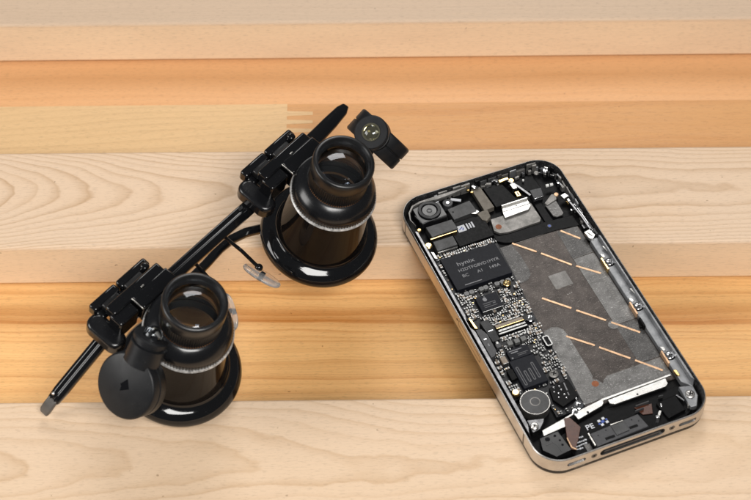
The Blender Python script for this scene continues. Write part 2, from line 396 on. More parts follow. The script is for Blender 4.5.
# details on the band
d = MB('glass_black')
d.box(-.04, .3, 101.0, 101.75, 1.7, 7.0); part(d, 'antenna_gap', band)
d = MB('glass_black'); d.box(-.04, .3, 9.4, 10.1, 1.7, 7.0); part(d, 'antenna_gap', band)
d = MB('black')
r_ = rrect(53.2, 69.8, 3.6, 6.3, .7, 5); r2_ = rrect(53.4, 69.6, 3.8, 6.1, .6, 5); q = len(r_)
d.add([(-.03, a, b) for a, b in r_] + [(-.03, a, b) for a, b in r2_] + [(.4, a, b) for a, b in r_] + [(.4, a, b) for a, b in r2_],
      [[i, (i + 1) % q, q + (i + 1) % q, q + i] for i in range(q)] + [[2*q + i, 2*q + (i + 1) % q, 3*q + (i + 1) % q, 3*q + i] for i in range(q)])
part(d, 'card_tray_outline', band)
d = MB('black'); d.cyl((0, 52.2, 5.2), .45, -.04, .3, 12, axis=(1, 0, 0)); part(d, 'tray_hole', band)
d = MB('black'); d.box(19.2, 40.8, 114.72, 114.76, 3.2, 6.0); d.use('grey_plastic').box(20.5, 39.5, 114.7, 115.0, 4.2, 4.8); part(d, 'dock_connector', phone)
for cx in (11.1, 48.9):
    d = MB('steel_dark'); d.box(cx - 3.05, cx + 3.05, 114.7, 114.8, 3.7, 5.5); part(d, 'grille')
for cx in (17.0, 43.4):
    d = MB('steel_dark'); d.cyl((cx, 115.2, 4.6), 1.0, -.4, .05, 18, axis=(0, 1, 0)); d.use('black').cyl((cx, 115.2, 4.6), .42, -.3, .09, 5, axis=(0, 1, 0)); part(d, 'pentalobe_screw', band)
d = MB('steel_dark'); d.box(10.4, 14.0, 114.7, 115.25, 1.35, 1.95); part(d, 'scuff_mark', band)

gl = MB('glass_black'); gl.prism(inset(.25), 0.0, 1.55); part(gl, 'front_glass', bevel=.3)
fl = MB('black'); fl.prism(inset(.5), 1.6, 2.5); part(fl, 'mid_frame')
# dark inner rim
ir = MB('rim_worn'); a, b = inset(.49), inset(.95); q = len(a)
ir.add([(x, y, 2.5) for x, y in a] + [(x, y, 7.3) for x, y in a] + [(x, y, 6.6) for x, y in b] + [(x, y, 2.5) for x, y in b],
       [[j * q + i, j * q + (i + 1) % q, ((j + 1) % 4) * q + (i + 1) % q, ((j + 1) % 4) * q + i] for j in range(4) for i in range(q)])
part(ir, 'inner_rim')
# left ledge
lg = MB('steel_dark'); lg.prism([(1.9, 13), (3.0, 13.5), (3.1, 52), (2.5, 54), (2.5, 57), (3.3, 59), (3.3, 98), (1.9, 102)], 2.5, 5.6); part(lg, 'side_ledge', bevel=.2)
lg = MB('gold'); lg.prism([(3.1, 53.6), (3.9, 54.4), (4.3, 58.6), (3.4, 58.2)], 3.2, 6.0); part(lg, 'spring_contact', bevel=.1)
sw = MB('grey_plastic'); sw.prism([(3.4, 58.8), (5.2, 59.2), (6.2, 62), (6.0, 69), (4.6, 70.6), (3.4, 70.6)], 2.6, 5.9); sw.use('chrome').box(4.2, 5.1, 63.2, 63.6, 5.9, 6.05); sw.use('print').box(4.5, 5.0, 65.3, 66.4, 5.9, 6.02); part(sw, 'tray_latch', bevel=.15)
# bright ledge along the top left, following the corner
tl = MB('dull')
o1 = [(3.0, 11.5), (2.2, 8.5), (3.0, 5.4), (5.2, 2.9), (8.4, 2.05), (14, 1.95), (20, 1.95), (25.5, 1.95)]
o2 = [(25.5, 2.3), (20, 3.1), (14, 3.4), (9.2, 2.7), (5.7, 3.35), (3.5, 5.6), (2.6, 8.6), (3.1, 11.5)]
tl.prism(o1 + o2, 5.3, 6.35); part(tl, 'top_ledge', bevel=.15)

# battery tray with copper strips and films
bt = MB('tray'); bt.box(23.2, 54.2, 28.6, 98.2, 2.5, 3.0); tray = part(bt, 'battery_tray', bevel=.05)
f = MB('film'); f.prism(rrect(46.4, 53.9, 42.4, 72.2, .6, 4), 3.0, 3.07); part(f, 'adhesive_film', tray)
f = MB('film_dark'); f.prism([(46.7, 29.6), (53.9, 29.9), (53.9, 41.9), (46.3, 42.1)], 3.0, 3.06); part(f, 'adhesive_film', tray)
f = MB('film_dark'); f.prism([(46.4, 72.5), (53.9, 72.5), (53.9, 88.6), (46.4, 88.6)], 3.0, 3.05); part(f, 'adhesive_film', tray)
f = MB('film_dark'); f.prism([(25.4, 28.7), (30.2, 28.9), (31.0, 34), (31.0, 41.0), (30.4, 43.2), (28.6, 44.6), (25.0, 45.2)], 3.0, 3.06); part(f, 'adhesive_film', tray)
f = MB('film')
pull = [(23.4, 96.4), (23.4, 66.8), (24.6, 65.8), (27.0, 65.3), (29.0, 65.9), (30.2, 67.6), (30.5, 70), (30.6, 87.4), (30.0, 88.6), (31.2, 89.3), (31.9, 90.6), (32.3, 91.3), (33.1, 90.2), (34.6, 89.3), (53.7, 89.3), (53.7, 96.4)]
f.prism(pull, 3.0, 3.12); part(f, 'pull_tab', tray)
f = MB('dull')
f.sweep([(24.6, 65.8, 3.13), (27.0, 65.3, 3.13), (29.0, 65.9, 3.13), (30.2, 67.6, 3.13), (30.5, 70, 3.13), (30.6, 87.0, 3.13)], [(-.035, -.02), (.035, -.02), (.035, .03), (-.035, .03)])
f.sweep([(46.3, 42.2, 3.1), (54.0, 42.0, 3.1)], [(-.045, -.02), (.045, -.02), (.045, .03), (-.045, .03)])
f.sweep([(34.6, 89.2, 3.13), (53.7, 89.2, 3.13)], [(-.04, -.02), (.04, -.02), (.04, .03), (-.04, .03)])
f.sweep([(46.5, 30, 3.09), (46.3, 42, 3.09), (46.4, 72, 3.09)], [(-.025, -.02), (.025, -.02), (.025, .03), (-.025, .03)])
f.sweep([(25.0, 29.0, 3.09), (54.0, 28.7, 3.09)], [(-.045, -.02), (.045, -.02), (.045, .03), (-.045, .03)])
part(f, 'film_edge', tray)
def strip(x0, y0, x1, y1, w=.72):
    s = MB('copper'); a = math.atan2(y1 - y0, x1 - x0); L = math.hypot(x1 - x0, y1 - y0)
    s.rot_box((x0 + x1) / 2, (y0 + y1) / 2, L, w, a, 3.0, 3.16); return part(s, 'copper_strip', tray, bevel=.06)
for c in ((30.6, 28.4, 36.6, 34.9), (37.6, 36.0, 44.8, 44.4), (45.8, 45.3, 52.0, 51.3), (29.6, 53.3, 36.6, 60.7), (37.6, 62.0, 44.6, 69.4), (45.7, 70.7, 52.4, 77.9),
          (29.9, 70.2, 36.7, 77.0), (37.6, 78.2, 44.7, 85.9), (45.7, 87.1, 51.9, 94.0), (47.9, 29.6, 52.5, 35.3)): strip(*c)
s = MB('orange'); s.cyl((30.0, 90.5, 3), 1.15, 0, .14, 24); part(s, 'round_spot', tray)
s = MB('etched'); s.prism(rrect(35.5, 41.7, 45.7, 51.7, .1, 2), 3.0, 3.03); part(s, 'etched_square', tray)
s = MB('dull')
for i in range(3): s.rot_box(38.1 + .7 * i, 55.0 - .1 * i, .5, .22, .3 + .5 * i, 3.0, 3.03)
for i in range(22): s.rot_box(51.6 + .15 * math.sin(i), 52.4 + .9 * i, .9 - .3 * (i % 3 == 0), .28, .15 * math.sin(i * 2.3), 3.07, 3.1)
part(s, 'etched_marks', tray)
sm = MB('film'); sm.cyl((45.9, 71.9, 3.0), 1.7, 0, .1, 20); part(sm, 'film_bubble', tray)

# right hand rail with screws
rl = MB('rail'); rl.prism([(54.3, 38.5), (57.0, 38.0), (57.6, 40), (57.6, 103), (56.8, 104), (54.3, 101)], 2.5, 4.8); rl.prism([(56.95, 38.6), (57.62, 39.5), (57.62, 103), (56.95, 102)], 4.8, 6.9); rail = part(rl, 'side_rail', bevel=.18)
def screw(name, x, y, z, r, mat='chrome', parent=phone, cross=True):
    s = MB(mat); s.lathe([(r * .8, 0), (r, .15), (r, .35), (r * .75, .62), (r * .3, .68), (0, .68)], (x, y, z), seg=20)
    if cross:
        s.use('black').rot_box(x, y, r * 1.1, r * .26, .6, z + .6, z + .72); s.rot_box(x, y, r * .26, r * 1.1, .6, z + .6, z + .72)
    return part(s, name, parent)
for y in (49.4, 69.5, 90.8):
    b = MB('black'); b.cyl((55.8, y, 4.7), 1.85, 0, .14, 20); part(b, 'screw_recess', rail)
    screw('rail_screw', 55.8, y - .1, 4.82, 1.5, 'chrome', rail)
    b = MB('gold' if y < 60 else 'copper'); b.box(53.9, 54.5, y - 2.6, y + 2.6, 3.0, 5.0); b.use('copper').box(54.6, 55.6, y + 1.3, y + 2.6, 4.6, 4.72); part(b, 'contact_spring', rail, bevel=.1)
    b = MB('bright'); b.prism([(54.3, y - 4.1), (55.5, y - 3.6), (55.6, y - 2.2), (54.6, y - 2.4)], 4.6, 5.3); part(b, 'rail_tab', rail, bevel=.12)
for y in (44.3, 63.8):
    b = MB('bright'); b.prism([(56.2, y - 1.2), (57.2, y - .8), (57.3, y + 1.2), (56.9, y + 1.3)], 5.5, 6.1); part(b, 'rail_tab', rail, bevel=.1)
b = MB('black'); b.box(53.6, 54.3, 74.0, 77.5, 3.0, 5.4); b.box(53.0, 54.0, 76.0, 76.8, 3.0, 4.2); part(b, 'black_clip', rail, bevel=.1)
b = MB('gold'); b.prism([(53.9, 96.4), (54.9, 96.6), (55.0, 98.9), (54.3, 98.8)], 4.0, 5.2); part(b, 'contact_spring', rail, bevel=.1)

# ---- upper end
b = MB('dull'); b.prism([(28.3, 16.3), (32.6, 16.4), (44.0, 14.8), (44.2, 22.4), (43.2, 23.6), (31.6, 23.7), (28.6, 23.0), (27.2, 21.4)], 2.5, 3.5); pl = part(b, 'metal_plate', bevel=.12)
b = MB('orange'); b.cyl((29.4, 20.4, 3.5), 1.05, 0, .06, 22); part(b, 'round_spot', pl)
b = MB('bright'); b.prism([(33.7, 13.8), (43.2, 13.4), (43.1, 16.4), (41.6, 17.8), (32.8, 18.2), (33.0, 16.2)], 4.0, 4.35); b.box(33.6, 43.2, 13.3, 13.7, 3.0, 5.2); b.use('black').cyl((38.6, 14.7, 4.35), .25, 0, .03, 10); b.use('dull').box(33.0, 43.1, 15.5, 15.75, 4.35, 4.4); part(b, 'bright_bracket', bevel=.08)
b = MB('tape'); b.prism([(27.4, 2.3), (30.7, 2.2), (31.4, 12.6), (27.6, 12.8)], 2.6, 4.6); part(b, 'tape_strip', bevel=.1)
b = MB('black'); b.prism([(31.4, 3.2), (38.0, 3.0), (40.2, 12.9), (31.9, 12.7)], 2.6, 4.4); part(b, 'black_flex_plate', bevel=.15)
b = MB('black'); b.prism([(26.2, 23.6), (31.5, 24.4), (44.6, 24.2), (54.6, 25.0), (54.8, 30.0), (47.0, 29.0), (31.8, 28.5), (28.2, 27.2), (26.4, 25.8)], 2.5, 3.25); b.prism([(44.8, 14.5), (47.4, 14.5), (47.6, 24.6), (44.8, 24.4)], 2.5, 3.25); part(b, 'black_flex_plate', bevel=.12)
b = MB('film'); b.prism([(47.9, 18.2), (48.3, 17.0), (52.2, 16.5), (52.1, 23.3), (51.3, 24.0), (49.4, 24.0), (48.3, 23.2)], 3.2, 3.75); b.use('dull').prism([(48.0, 17.2), (51.8, 14.4), (53.3, 15.2), (52.4, 17.2), (48.4, 18.4)], 3.3, 4.1); part(b, 'grey_tape', bevel=.1)
b = MB('copper'); b.cyl((53.3, 15.2, 3.6), .8, 0, .7, 14); part(b, 'copper_contact', bevel=.1)
b = MB('shield'); b.cyl((45.3, 26.5, 3.2), .75, 0, .22, 18); b.use('blue').cyl((45.3, 26.5, 3.42), .5, 0, .03, 14); part(b, 'small_rivet')
b = MB('grey_plastic'); b.prism([(45.4, 10.6), (49.6, 10.9), (48.8, 14.3), (45.2, 14.6)], 2.6, 4.9); b.use('chrome').box(45.3, 48.8, 14.6, 14.85, 4.3, 4.9); part(b, 'dark_connector', bevel=.12)
b = MB('black'); b.prism([(41.8, 3.6), (49.6, 3.4), (50.0, 10.2), (45.0, 10.2), (42.0, 7.0)], 2.6, 4.0); part(b, 'black_flex_plate', bevel=.15)
b = MB('steel_dark'); b.sweep([(40.6, 4.0, 4.8), (42.6, 7.6, 4.8), (44.8, 12.8, 4.6)], [(-.45, -.3), (.45, -.3), (.45, .3), (-.45, .3)]); part(b, 'spring_arm', bevel=.1)
b = MB('gold'); b.box(37.4, 41.0, 2.5, 3.7, 4.5, 5.3); part(b, 'gold_contact', bevel=.15)
b = MB('gold'); b.cyl((41.6, 4.2, 4.2), 1.0, 0, .9, 14, ch=.2); part(b, 'gold_contact')
b = MB('bright'); b.prism([(40.2, 5.6), (42.2, 5.8), (42.0, 8.3), (40.4, 8.1)], 4.3, 5.2); part(b, 'bright_tab', bevel=.15)
b = MB('gold'); b.box(40.4, 41.8, 9.4, 11.6, 4.0, 4.9); b.use('dull').box(40.9, 41.4, 9.8, 11.2, 4.9, 5.0); part(b, 'gold_contact', bevel=.1)
for x, y, r, mt in ((28.7, 1.95, 1.1, 'chrome'), (26.2, 2.7, .55, 'gold'), (27.0, 4.0, .6, 'gold'), (36.4, 1.9, .6, 'bright'), (45.4, 5.6, .4, 'ceramic_white'), (54.2, 4.7, 1.0, 'chrome'), (50.8, 4.6, .9, 'dull')): screw('small_screw', x, y, 5.0 if r > .6 else 4.6, r, mt, cross=r > .9)
rn = random.Random(4)
for i in range(26):
    x = 29 + 27 * rn.random(); y = 1.95 + 1.7 * rn.random()
    if x > 49: y += (x - 49) * .55
    b = MB(rn.choice(['dull', 'steel_dark', 'shield', 'bright', 'steel_dark'])); w, h = .5 + 1.3 * rn.random(), .3 + .6 * rn.random()
    b.rot_box(x, y, w, h, (rn.random() - .5) * .8 + (0.6 if x > 50 else 0), 3.2, 4.3 + 1.2 * rn.random()); part(b, 'metal_fragment', bevel=.08)
for i in range(16):
    y = 8 + 30 * rn.random(); x = 55.0 + 1.7 * rn.random()
    b = MB(rn.choice(['dull', 'steel_dark', 'chrome', 'steel_dark', 'gold'])); w, h = .4 + .7 * rn.random(), .5 + 1.4 * rn.random()
    b.rot_box(x, y, w, h, (rn.random() - .5) * .6, 3.0, 4.0 + 1.3 * rn.random()); part(b, 'metal_fragment', bevel=.08)
b = MB('bright'); b.prism([(53.8, 17.0), (55.8, 16.5), (56.5, 18.4), (54.4, 18.8)], 4.4, 5.3); b.prism([(55.2, 19.0), (56.2, 19.0), (56.2, 20.4), (55.2, 20.4)], 4.2, 5.0); part(b, 'bright_tab', bevel=.15)
b = MB('ceramic_white'); b.rot_box(52.7, 11.0, 2.6, .8, .1, 4.4, 5.2); b.use('black').rot_box(52.7, 11.0, .5, .82, .1, 4.4, 5.25); part(b, 'white_switch', bevel=.1)
b = MB('steel_dark'); b.sweep([(55.4, 21.0, 5), (56.2, 28, 5), (56.4, 34.5, 5)], [(-.3, -.5), (.3, -.5), (.3, .5), (-.3, .5)]); b.use('chrome').sweep([(56.3, 22.5, 5.4), (56.8, 29, 5.4), (56.8, 36, 5.4)], [(-.08, -.2), (.08, -.2), (.08, .2), (-.08, .2)]); part(b, 'antenna_spring', bevel=.05)
b = MB('bright'); b.prism([(53.8, 35.0), (56.0, 34.6), (56.6, 37.4), (55.4, 38.6), (54.2, 38.2)], 4.3, 5.5); b.use('black').rot_box(55.1, 36.6, 2.2, .25, 1.2, 5.5, 5.56); part(b, 'rail_clamp', bevel=.2)

# worn lining along the far and right inner walls
rn = random.Random(21)
def lining(x, y, L, a, z0, z1, mt):
    b = MB(mt); b.rot_box(x, y, L, .35 + .5 * rn.random(), a, z0, z1); part(b, 'wall_lining', bevel=.08)
x = 14.0
while x < 49:
    L = .8 + 2.6 * rn.random(); lining(x + L / 2, 1.25 + .35 * rn.random(), L, (rn.random() - .5) * .12, 2.6, 5.2 + 1.9 * rn.random(), rn.choice(['dull', 'steel_dark', 'rail', 'shield', 'dull', 'black'])); x += L + .15 + .5 * rn.random()
for k in range(11):
    a = math.radians(4 + 84 * k / 10); r = 7.55 - .5 * rn.random()
    lining(49.6 + r * math.sin(a), 9.0 - r * math.cos(a), .9 + .8 * rn.random(), a + (rn.random() - .5) * .3, 2.6, 4.6 + 2.4 * rn.random(), rn.choice(['dull', 'steel_dark', 'rail', 'bright', 'black']))
y = 9.5
while y < 37:
    L = .8 + 2.8 * rn.random(); lining(57.25 - .3 * rn.random(), y + L / 2, L, PI / 2 + (rn.random() - .5) * .12, 2.6, 4.8 + 2.0 * rn.random(), rn.choice(['dull', 'steel_dark', 'rail', 'shield', 'black'])); y += L + .2 + .6 * rn.random()

# camera
b = MB('satin'); b.prism([(5.0, 3.4), (14.8, 2.2), (15.0, 10.6), (6.0, 11.2), (5.0, 10.2)], 2.5, 5.6); cam_ = part(b, 'camera_module', bevel=.25)
b = MB('matte'); b.ring((10.1, 6.6, 0), 2.7, 3.9, 5.6, 6.2, 40); part(b, 'lens_ring', cam_, bevel=.15)
b = MB('semi'); b.lathe([(2.75, 5.6), (2.4, 5.85), (1.1, 5.75), (0, 5.7)], (10.1, 6.6, 0), seg=32); b.use('grey_plastic').ring((10.1, 6.6, 0), .55, .95, 5.7, 5.86, 24); part(b, 'camera_lens', cam_)
b = MB('shield'); b.box(6.2, 14.6, 10.75, 10.95, 5.0, 5.75); b.prism([(4.6, 6.8), (4.9, 6.8), (6.0, 11.2), (5.7, 11.2)], 5.0, 5.7); part(b, 'camera_frame_edge', cam_)
b = MB('shield'); b.prism([(16.0, 8.4), (24.4, 7.6), (24.8, 12.8), (16.2, 13.4)], 2.6, 5.6); b.use('black').cyl((17.2, 10.2, 5.6), .35, 0, .03, 12); b.use('bright').prism([(22.6, 13.0), (25.0, 12.2), (25.4, 13.2), (24.0, 13.8)], 4.6, 5.5); part(b, 'shield_can', bevel=.15)
b = MB('grey_plastic'); b.cyl((17.4, 5.3, 2.6), 1.7, 0, 2.6, 22); b.use('chrome').cyl((17.4, 5.3, 5.2), .55, 0, .12, 14); part(b, 'flash_lamp', bevel=.1)
b = MB('white'); b.rot_box(14.0, 2.9, 2.6, .6, -.25, 5.3, 5.6); b.rot_box(13.6, 4.2, 2.2, .4, -.25, 5.6, 5.75); b.rot_box(20.6, 4.9, 3.6, 1.0, .55, 4.6, 5.0); part(b, 'pale_contact', bevel=.1)
b = MB('shield'); b.prism([(6.0, 12.8), (15.6, 12.8), (15.9, 17.4), (6.3, 17.4)], 2.6, 5.5); part(b, 'shield_can', bevel=.2)
b = MB('gold'); b.box(5.4, 15.0, 18.1, 18.5, 4.6, 5.6); part(b, 'gold_strip', bevel=.1)
b = MB('shield'); b.prism([(5.8, 19.5), (13.0, 19.5), (12.9, 23.6), (5.6, 23.7)], 2.6, 5.4); b.use('bright').box(5.6, 12.8, 24.0, 24.25, 4.4, 5.1); part(b, 'shield_can', bevel=.15)
b = MB('black'); b.prism([(13.4, 14.0), (26.0, 13.6), (26.2, 24.0), (13.4, 24.2)], 2.5, 4.6); lab = part(b, 'black_flex_plate', bevel=.15)
s = MB('white'); s.rot_box(17.2, 17.2, 2.9, 2.7, 0, 4.6, 4.64)
for i, h in enumerate((2.5, 2.2, 2.6)): s.rot_box(19.5 + .95 * i, 17.0, .55, h, 0, 4.6, 4.64)
s.use('blue').rot_box(17.0, 17.1, 1.7, .35, -.6, 4.64, 4.66); s.rot_box(17.6, 17.6, .35, 1.2, .5, 4.64, 4.66); part(s, 'printed_sticker', lab)
b = MB('tape'); b.prism([(24.6, 13.2), (28.6, 12.8), (28.4, 16.2), (26.4, 17.6), (25.0, 16.4)], 3.4, 4.9); part(b, 'tape_scrap', bevel=.1)
b = MB('gold'); b.lathe([(1.3, 0), (1.3, .5), (.9, .8), (0, .8)], (3.9, 20.2, 4.7), seg=20); b.use('chrome').cyl((3.9, 20.2, 5.5), .5, 0, .12, 12); part(b, 'gold_screw')
screw('small_screw', 3.6, 13.0, 5.0, .8, 'gold', cross=False)
b = MB('bright'); b.prism([(3.2, 23.5), (4.2, 24.0), (4.3, 27.0), (3.3, 26.6)], 4.6, 5.8); part(b, 'bright_tab', bevel=.12)

# ---- logic board
b = MB('pcb'); b.prism([(3.4, 24.3), (26.0, 24.3), (26.0, 28), (25.2, 43), (23.7, 66), (23.7, 85), (23.0, 97.6), (13.2, 97.6), (13.2, 87), (3.4, 87)], 2.6, 3.6)
board = part(b, 'logic_board', bevel=.05)
def chip(name, x0, x1, y0, y1, z1=4.9, mat='chip', bev=.1):
    c = MB(mat); c.box(x0, x1, y0, y1, 3.6, z1); return part(c, name, board, bevel=bev)
nand = chip('memory_chip', 5.0, 24.6, 27.2, 41.2, 5.0)
pr = MB('print')
for txt, size, x, y, sq, bo in (('hynix', 2.3, 9.2, 32.0, 1.25, .02), ('H2DTFG8VD1MYR', 1.75, 8.6, 34.5, 1.02, .01), ('BC', 1.75, 8.9, 37.0, 1.05, .01), ('A1', 1.75, 14.2, 37.0, 1.05, .01), ('149A', 1.75, 18.4, 37.0, 1.05, .01)):
    v, fc = text_mesh(txt, size, x, y, 5.025, 'print', pc, squash=sq, bold=bo); pr.add(v, fc)
pr.rot_box(11.2, 40.1, 6.0, .28, 0, 5.0, 5.03)
pm = pr.build('chip_print', nand, conv=pc)
ap = chip('apple_chip'.replace('apple', 'audio'), 8.8, 16.2, 46.4, 52.4, 5.0)
lo = MB('print')
def fruit(cx, cy, s):
    pts = []
    for k in range(40):
        t = 2 * PI * k / 40; r = 1.0 + .05 * math.cos(2 * t)
        x, y = r * math.sin(t) * .92, -r * math.cos(t)
        if abs(x) < .25 and y < 0: y += .22 * (1 - abs(x) / .25)
        if abs(x) < .2 and y > 0: y -= .14 * (1 - abs(x) / .2)
        dx, dy = x - 1.12, y + .12; dd = math.hypot(dx, dy)
        if dd < .45: x, y = 1.12 + dx / dd * .45, -.12 + dy / dd * .45
        pts.append((cx + x * s, cy + y * s))
    lo.prism(pts, 5.0, 5.03)
    lo.prism([(cx + s * a, cy + s * b_) for a, b_ in ((.02, -1.02), (.05, -1.35), (.3, -1.6), (.5, -1.65), (.45, -1.35), (.25, -1.1))], 5.0, 5.03)
fruit(11.6, 48.0, .78)
lo.use('print_dim').box(10.2, 14.6, 49.5, 49.75, 5.0, 5.03); lo.box(10.2, 12.6, 50.3, 50.55, 5.0, 5.03); lo.box(13.4, 14.4, 50.1, 50.5, 5.0, 5.03); lo.box(10.2, 14.6, 51.1, 51.3, 5.0, 5.03)
lo.use('solder').box(8.9, 16.1, 52.42, 52.6, 3.6, 4.9)
lo.build('chip_print', ap, conv=pc)
c1 = chip('radio_chip', 9.1, 16.4, 69.2, 73.3, 4.7)
s = MB('print'); s.box(9.8, 14.2, 69.9, 70.15, 4.7, 4.73); s.box(10.2, 12.6, 70.6, 70.95, 4.7, 4.73); s.use('print_dim').box(12.0, 15.6, 71.6, 71.8, 4.7, 4.73); s.box(12.0, 14.8, 72.2, 72.4, 4.7, 4.73); s.use('print').cyl((9.9, 72.7, 4.7), .3, 0, .03, 10); s.build('chip_print', c1, conv=pc)
c2 = chip('processor_chip', 8.2, 16.5, 73.6, 84.8, 4.9)
s = MB('print_dim')
for i, (h, y1) in enumerate(((7.6, 84.0), (4.6, 83.2), (4.8, 83.0), (6.4, 82.8))): s.prism(rrect(9.0 + 1.7 * i, 9.9 + 1.7 * i, y1 - h, y1, .44, 4), 4.9, 4.94)
s.use('chip')
for i, (h, y1) in enumerate(((7.6, 84.0), (4.6, 83.2), (4.8, 83.0), (6.4, 82.8))): s.prism(rrect(9.25 + 1.7 * i, 9.65 + 1.7 * i, y1 - h + .3, y1 - .3, .19, 4), 4.94, 4.96)
s.build('chip_print', c2, conv=pc)
# display connector
b = MB('black'); b.box(9.6, 20.0, 58.6, 62.8, 3.6, 4.6); b.use('ceramic').box(10.0, 19.6, 59.1, 60.2, 4.6, 5.3); b.use('gold').box(10.0, 19.6, 60.25, 60.5, 4.6, 5.2); b.use('solder').box(10.2, 19.6, 61.2, 61.9, 4.6, 5.2); b.use('ceramic_white').box(10.0, 19.8, 62.2, 62.6, 4.6, 4.9); part(b, 'display_connector', board, bevel=.05)
b = MB('matte'); b.prism([(6.0, 56.4), (8.8, 56.2), (9.3, 60), (9.0, 65.0), (6.6, 65.0)], 3.6, 5.6); b.use('chrome').box(7.0, 8.6, 60.6, 60.8, 5.6, 5.65); b.use('ceramic_white').box(7.6, 8.3, 64.6, 65.8, 4.2, 5.0); part(b, 'dark_connector', board, bevel=.2)
b = MB('black'); b.prism(rrect(22.0, 24.2, 68.4, 72.6, .6, 4), 3.6, 4.5); q1 = rrect(22.0, 24.2, 68.4, 72.6, .7, 5); q2 = rrect(22.4, 23.8, 68.8, 72.2, .5, 5); q = len(q1)
b.use('solder').add([(x, y, 4.6) for x, y in q1] + [(x, y, 4.6) for x, y in q2] + [(x, y, 4.45) for x, y in q1], [[i, (i + 1) % q, q + (i + 1) % q, q + i] for i in range(q)] + [[i, (i + 1) % q, 2*q + (i + 1) % q, 2*q + i] for i in range(q)]); part(b, 'coil', board)
for x, y in ((7.9, 66.4), (11.7, 66.9), (14.1, 66.9), (16.4, 66.9)):
    c = MB('grey_plastic' if x < 9 else 'ceramic_grey'); c.prism(rrect(x - .9, x + .9, y - .9, y + .9, .3, 3), 3.6, 4.9); part(c, 'inductor', board, bevel=.12)
for i, x in enumerate((7.4, 9.2, 12.6, 14.2, 18.2, 20.2, 22.2)):
    c = MB('ceramic_grey'); c.prism(rrect(x - .8, x + .8, 42.4, 44.0, .5, 3), 3.6, 4.6); c.use('print').ring((x, 43.2, 0), .45, .62, 4.6, 4.63, 14); part(c, 'inductor', board, bevel=.1)
c = MB('ceramic'); c.box(6.2, 8.0, 71.0, 73.6, 3.6, 4.9); c.use('solder').box(6.2, 8.0, 70.7, 71.0, 3.6, 4.95); c.box(6.2, 8.0, 73.6, 73.9, 3.6, 4.95); part(c, 'large_capacitor', board, bevel=.1)
c = MB('black'); c.box(6.0, 8.0, 76.4, 80.4, 3.6, 4.9); part(c, 'dark_connector', board, bevel=.12)
c = MB('black'); c.prism([(15.4, 87.4), (22.4, 86.6), (22.6, 93.6), (16.4, 95.4), (14.6, 92.0)], 3.6, 4.6); cb = part(c, 'contact_block', board, bevel=.15)
for x, y in ((16.8, 88.0), (16.2, 89.6), (17.2, 90.6), (16.6, 92.0), (18.6, 88.2), (18.6, 89.6), (18.7, 91.6), (18.7, 93.0), (21.4, 94.4)):
    c = MB('chrome'); c.lathe([(.4, 0), (.4, .2), (.25, .45), (0, .5)], (x, y, 4.6), seg=12); part(c, 'contact_pin', cb)
c = MB('print'); c.rot_box(20.4, 88.8, .35, 3.0, .1, 4.6, 4.66); c.rot_box(20.0, 91.6, .3, 1.2, .1, 4.6, 4.66); part(c, 'printed_mark', cb)
for x, y, r, mt in ((21.3, 44.2, 1.35, 'gold'), (22.0, 60.1, 1.45, 'chrome'), (19.2, 83.0, 1.5, 'dull'), (21.0, 96.6, 1.55, 'chrome'), (18.9, 98.4, 1.0, 'chrome')): screw('board_screw', x, y, 4.3, r, mt)
# small components: countable near ones as objects, the dusting of tiny ones as stuff
def smd(kind):
    c = MB(kind[0]); w, h, z = kind[1]
    c.box(-w/2 + w * .2, w/2 - w * .2, -h/2, h/2, 0, z * .95); c.use('solder').box(-w/2, -w/2 + w * .24, -h/2 - .02, h/2 + .02, 0, z); c.box(w/2 - w * .24, w/2, -h/2 - .02, h/2 + .02, 0, z)
    return c
kinds = [('ceramic', (1.15, .62, .6)), ('ceramic_grey', (1.2, .62, .55)), ('black', (1.0, .55, .4)), ('black', (1.05, .6, .6)), ('ceramic', (1.5, .85, .8))]
protos = [smd(k).mesh('surface_component') for k in kinds]
busy = [(4.9, 24.8, 27.0, 41.4), (8.6, 16.4, 46.2, 52.6), (9.4, 20.2, 58.4, 63.0), (8.9, 16.6, 69.0, 73.4), (8.0, 16.7, 73.4, 85.0), (5.8, 9.4, 56.0, 66.0), (21.8, 24.4, 68.2, 72.8), (6.0, 8.2, 70.6, 74.0), (5.8, 8.2, 76.2, 80.6), (14.4, 23, 86.4, 95.6), (3, 13.4, 86, 99)]
busy += [(x - 1, x + 1, y - 1, y + 1) for x, y in ((7.9, 66.4), (11.7, 66.9), (14.1, 66.9), (16.4, 66.9))] + [(x - .9, x + .9, 42.3, 44.1) for x in (7.4, 9.2, 12.6, 14.2, 18.2, 20.2, 22.2)]
busy += [(x - 1.5, x + 1.5, y - 1.5, y + 1.5) for x, y in ((21.3, 44.2), (22.0, 60.1), (19.2, 83.0))]
rn = random.Random(11); spots = []
def right_edge(y): return 25.6 if y < 30 else 25.0 if y < 43 else 25.0 - (y - 43) / 23 * 1.4 if y < 66 else 23.4
y = 24.9
while y < 97:
    x = 4.0 + .3 * rn.random()
    while x < right_edge(y) - .4:
        k = rn.randrange(5); w, h = kinds[k][1][:2]; up = rn.random() < .45
        ww, hh = (h, w) if up else (w, h)
        px, py = x + ww / 2, y + (rn.random() - .5) * .25
        if rn.random() < .72 and not any(a - ww/2 < px < b + ww/2 and c - hh/2 < py < d + hh/2 for a, b, c, d in busy) and px < right_edge(y):
            spots.append((px, py, k, up))
        x += ww + .28 + .25 * rn.random()
    y += 1.12
def nearness(s): return kinds[s[2]][1][0] * kinds[s[2]][1][1] * (1 + s[1] / 120)
spots.sort(key=nearness, reverse=True)
for px, py, k, up in spots[:100]:
    o = bpy.data.objects.new('surface_component', protos[k]); COL.objects.link(o); o.parent = board
    o.location = tuple(MM * q for q in pc((px, py, 3.6))); o.rotation_euler = (0, 0, (PI / 2 if up else 0) + (rn.random() - .5) * .12)
rest = MB('ceramic')
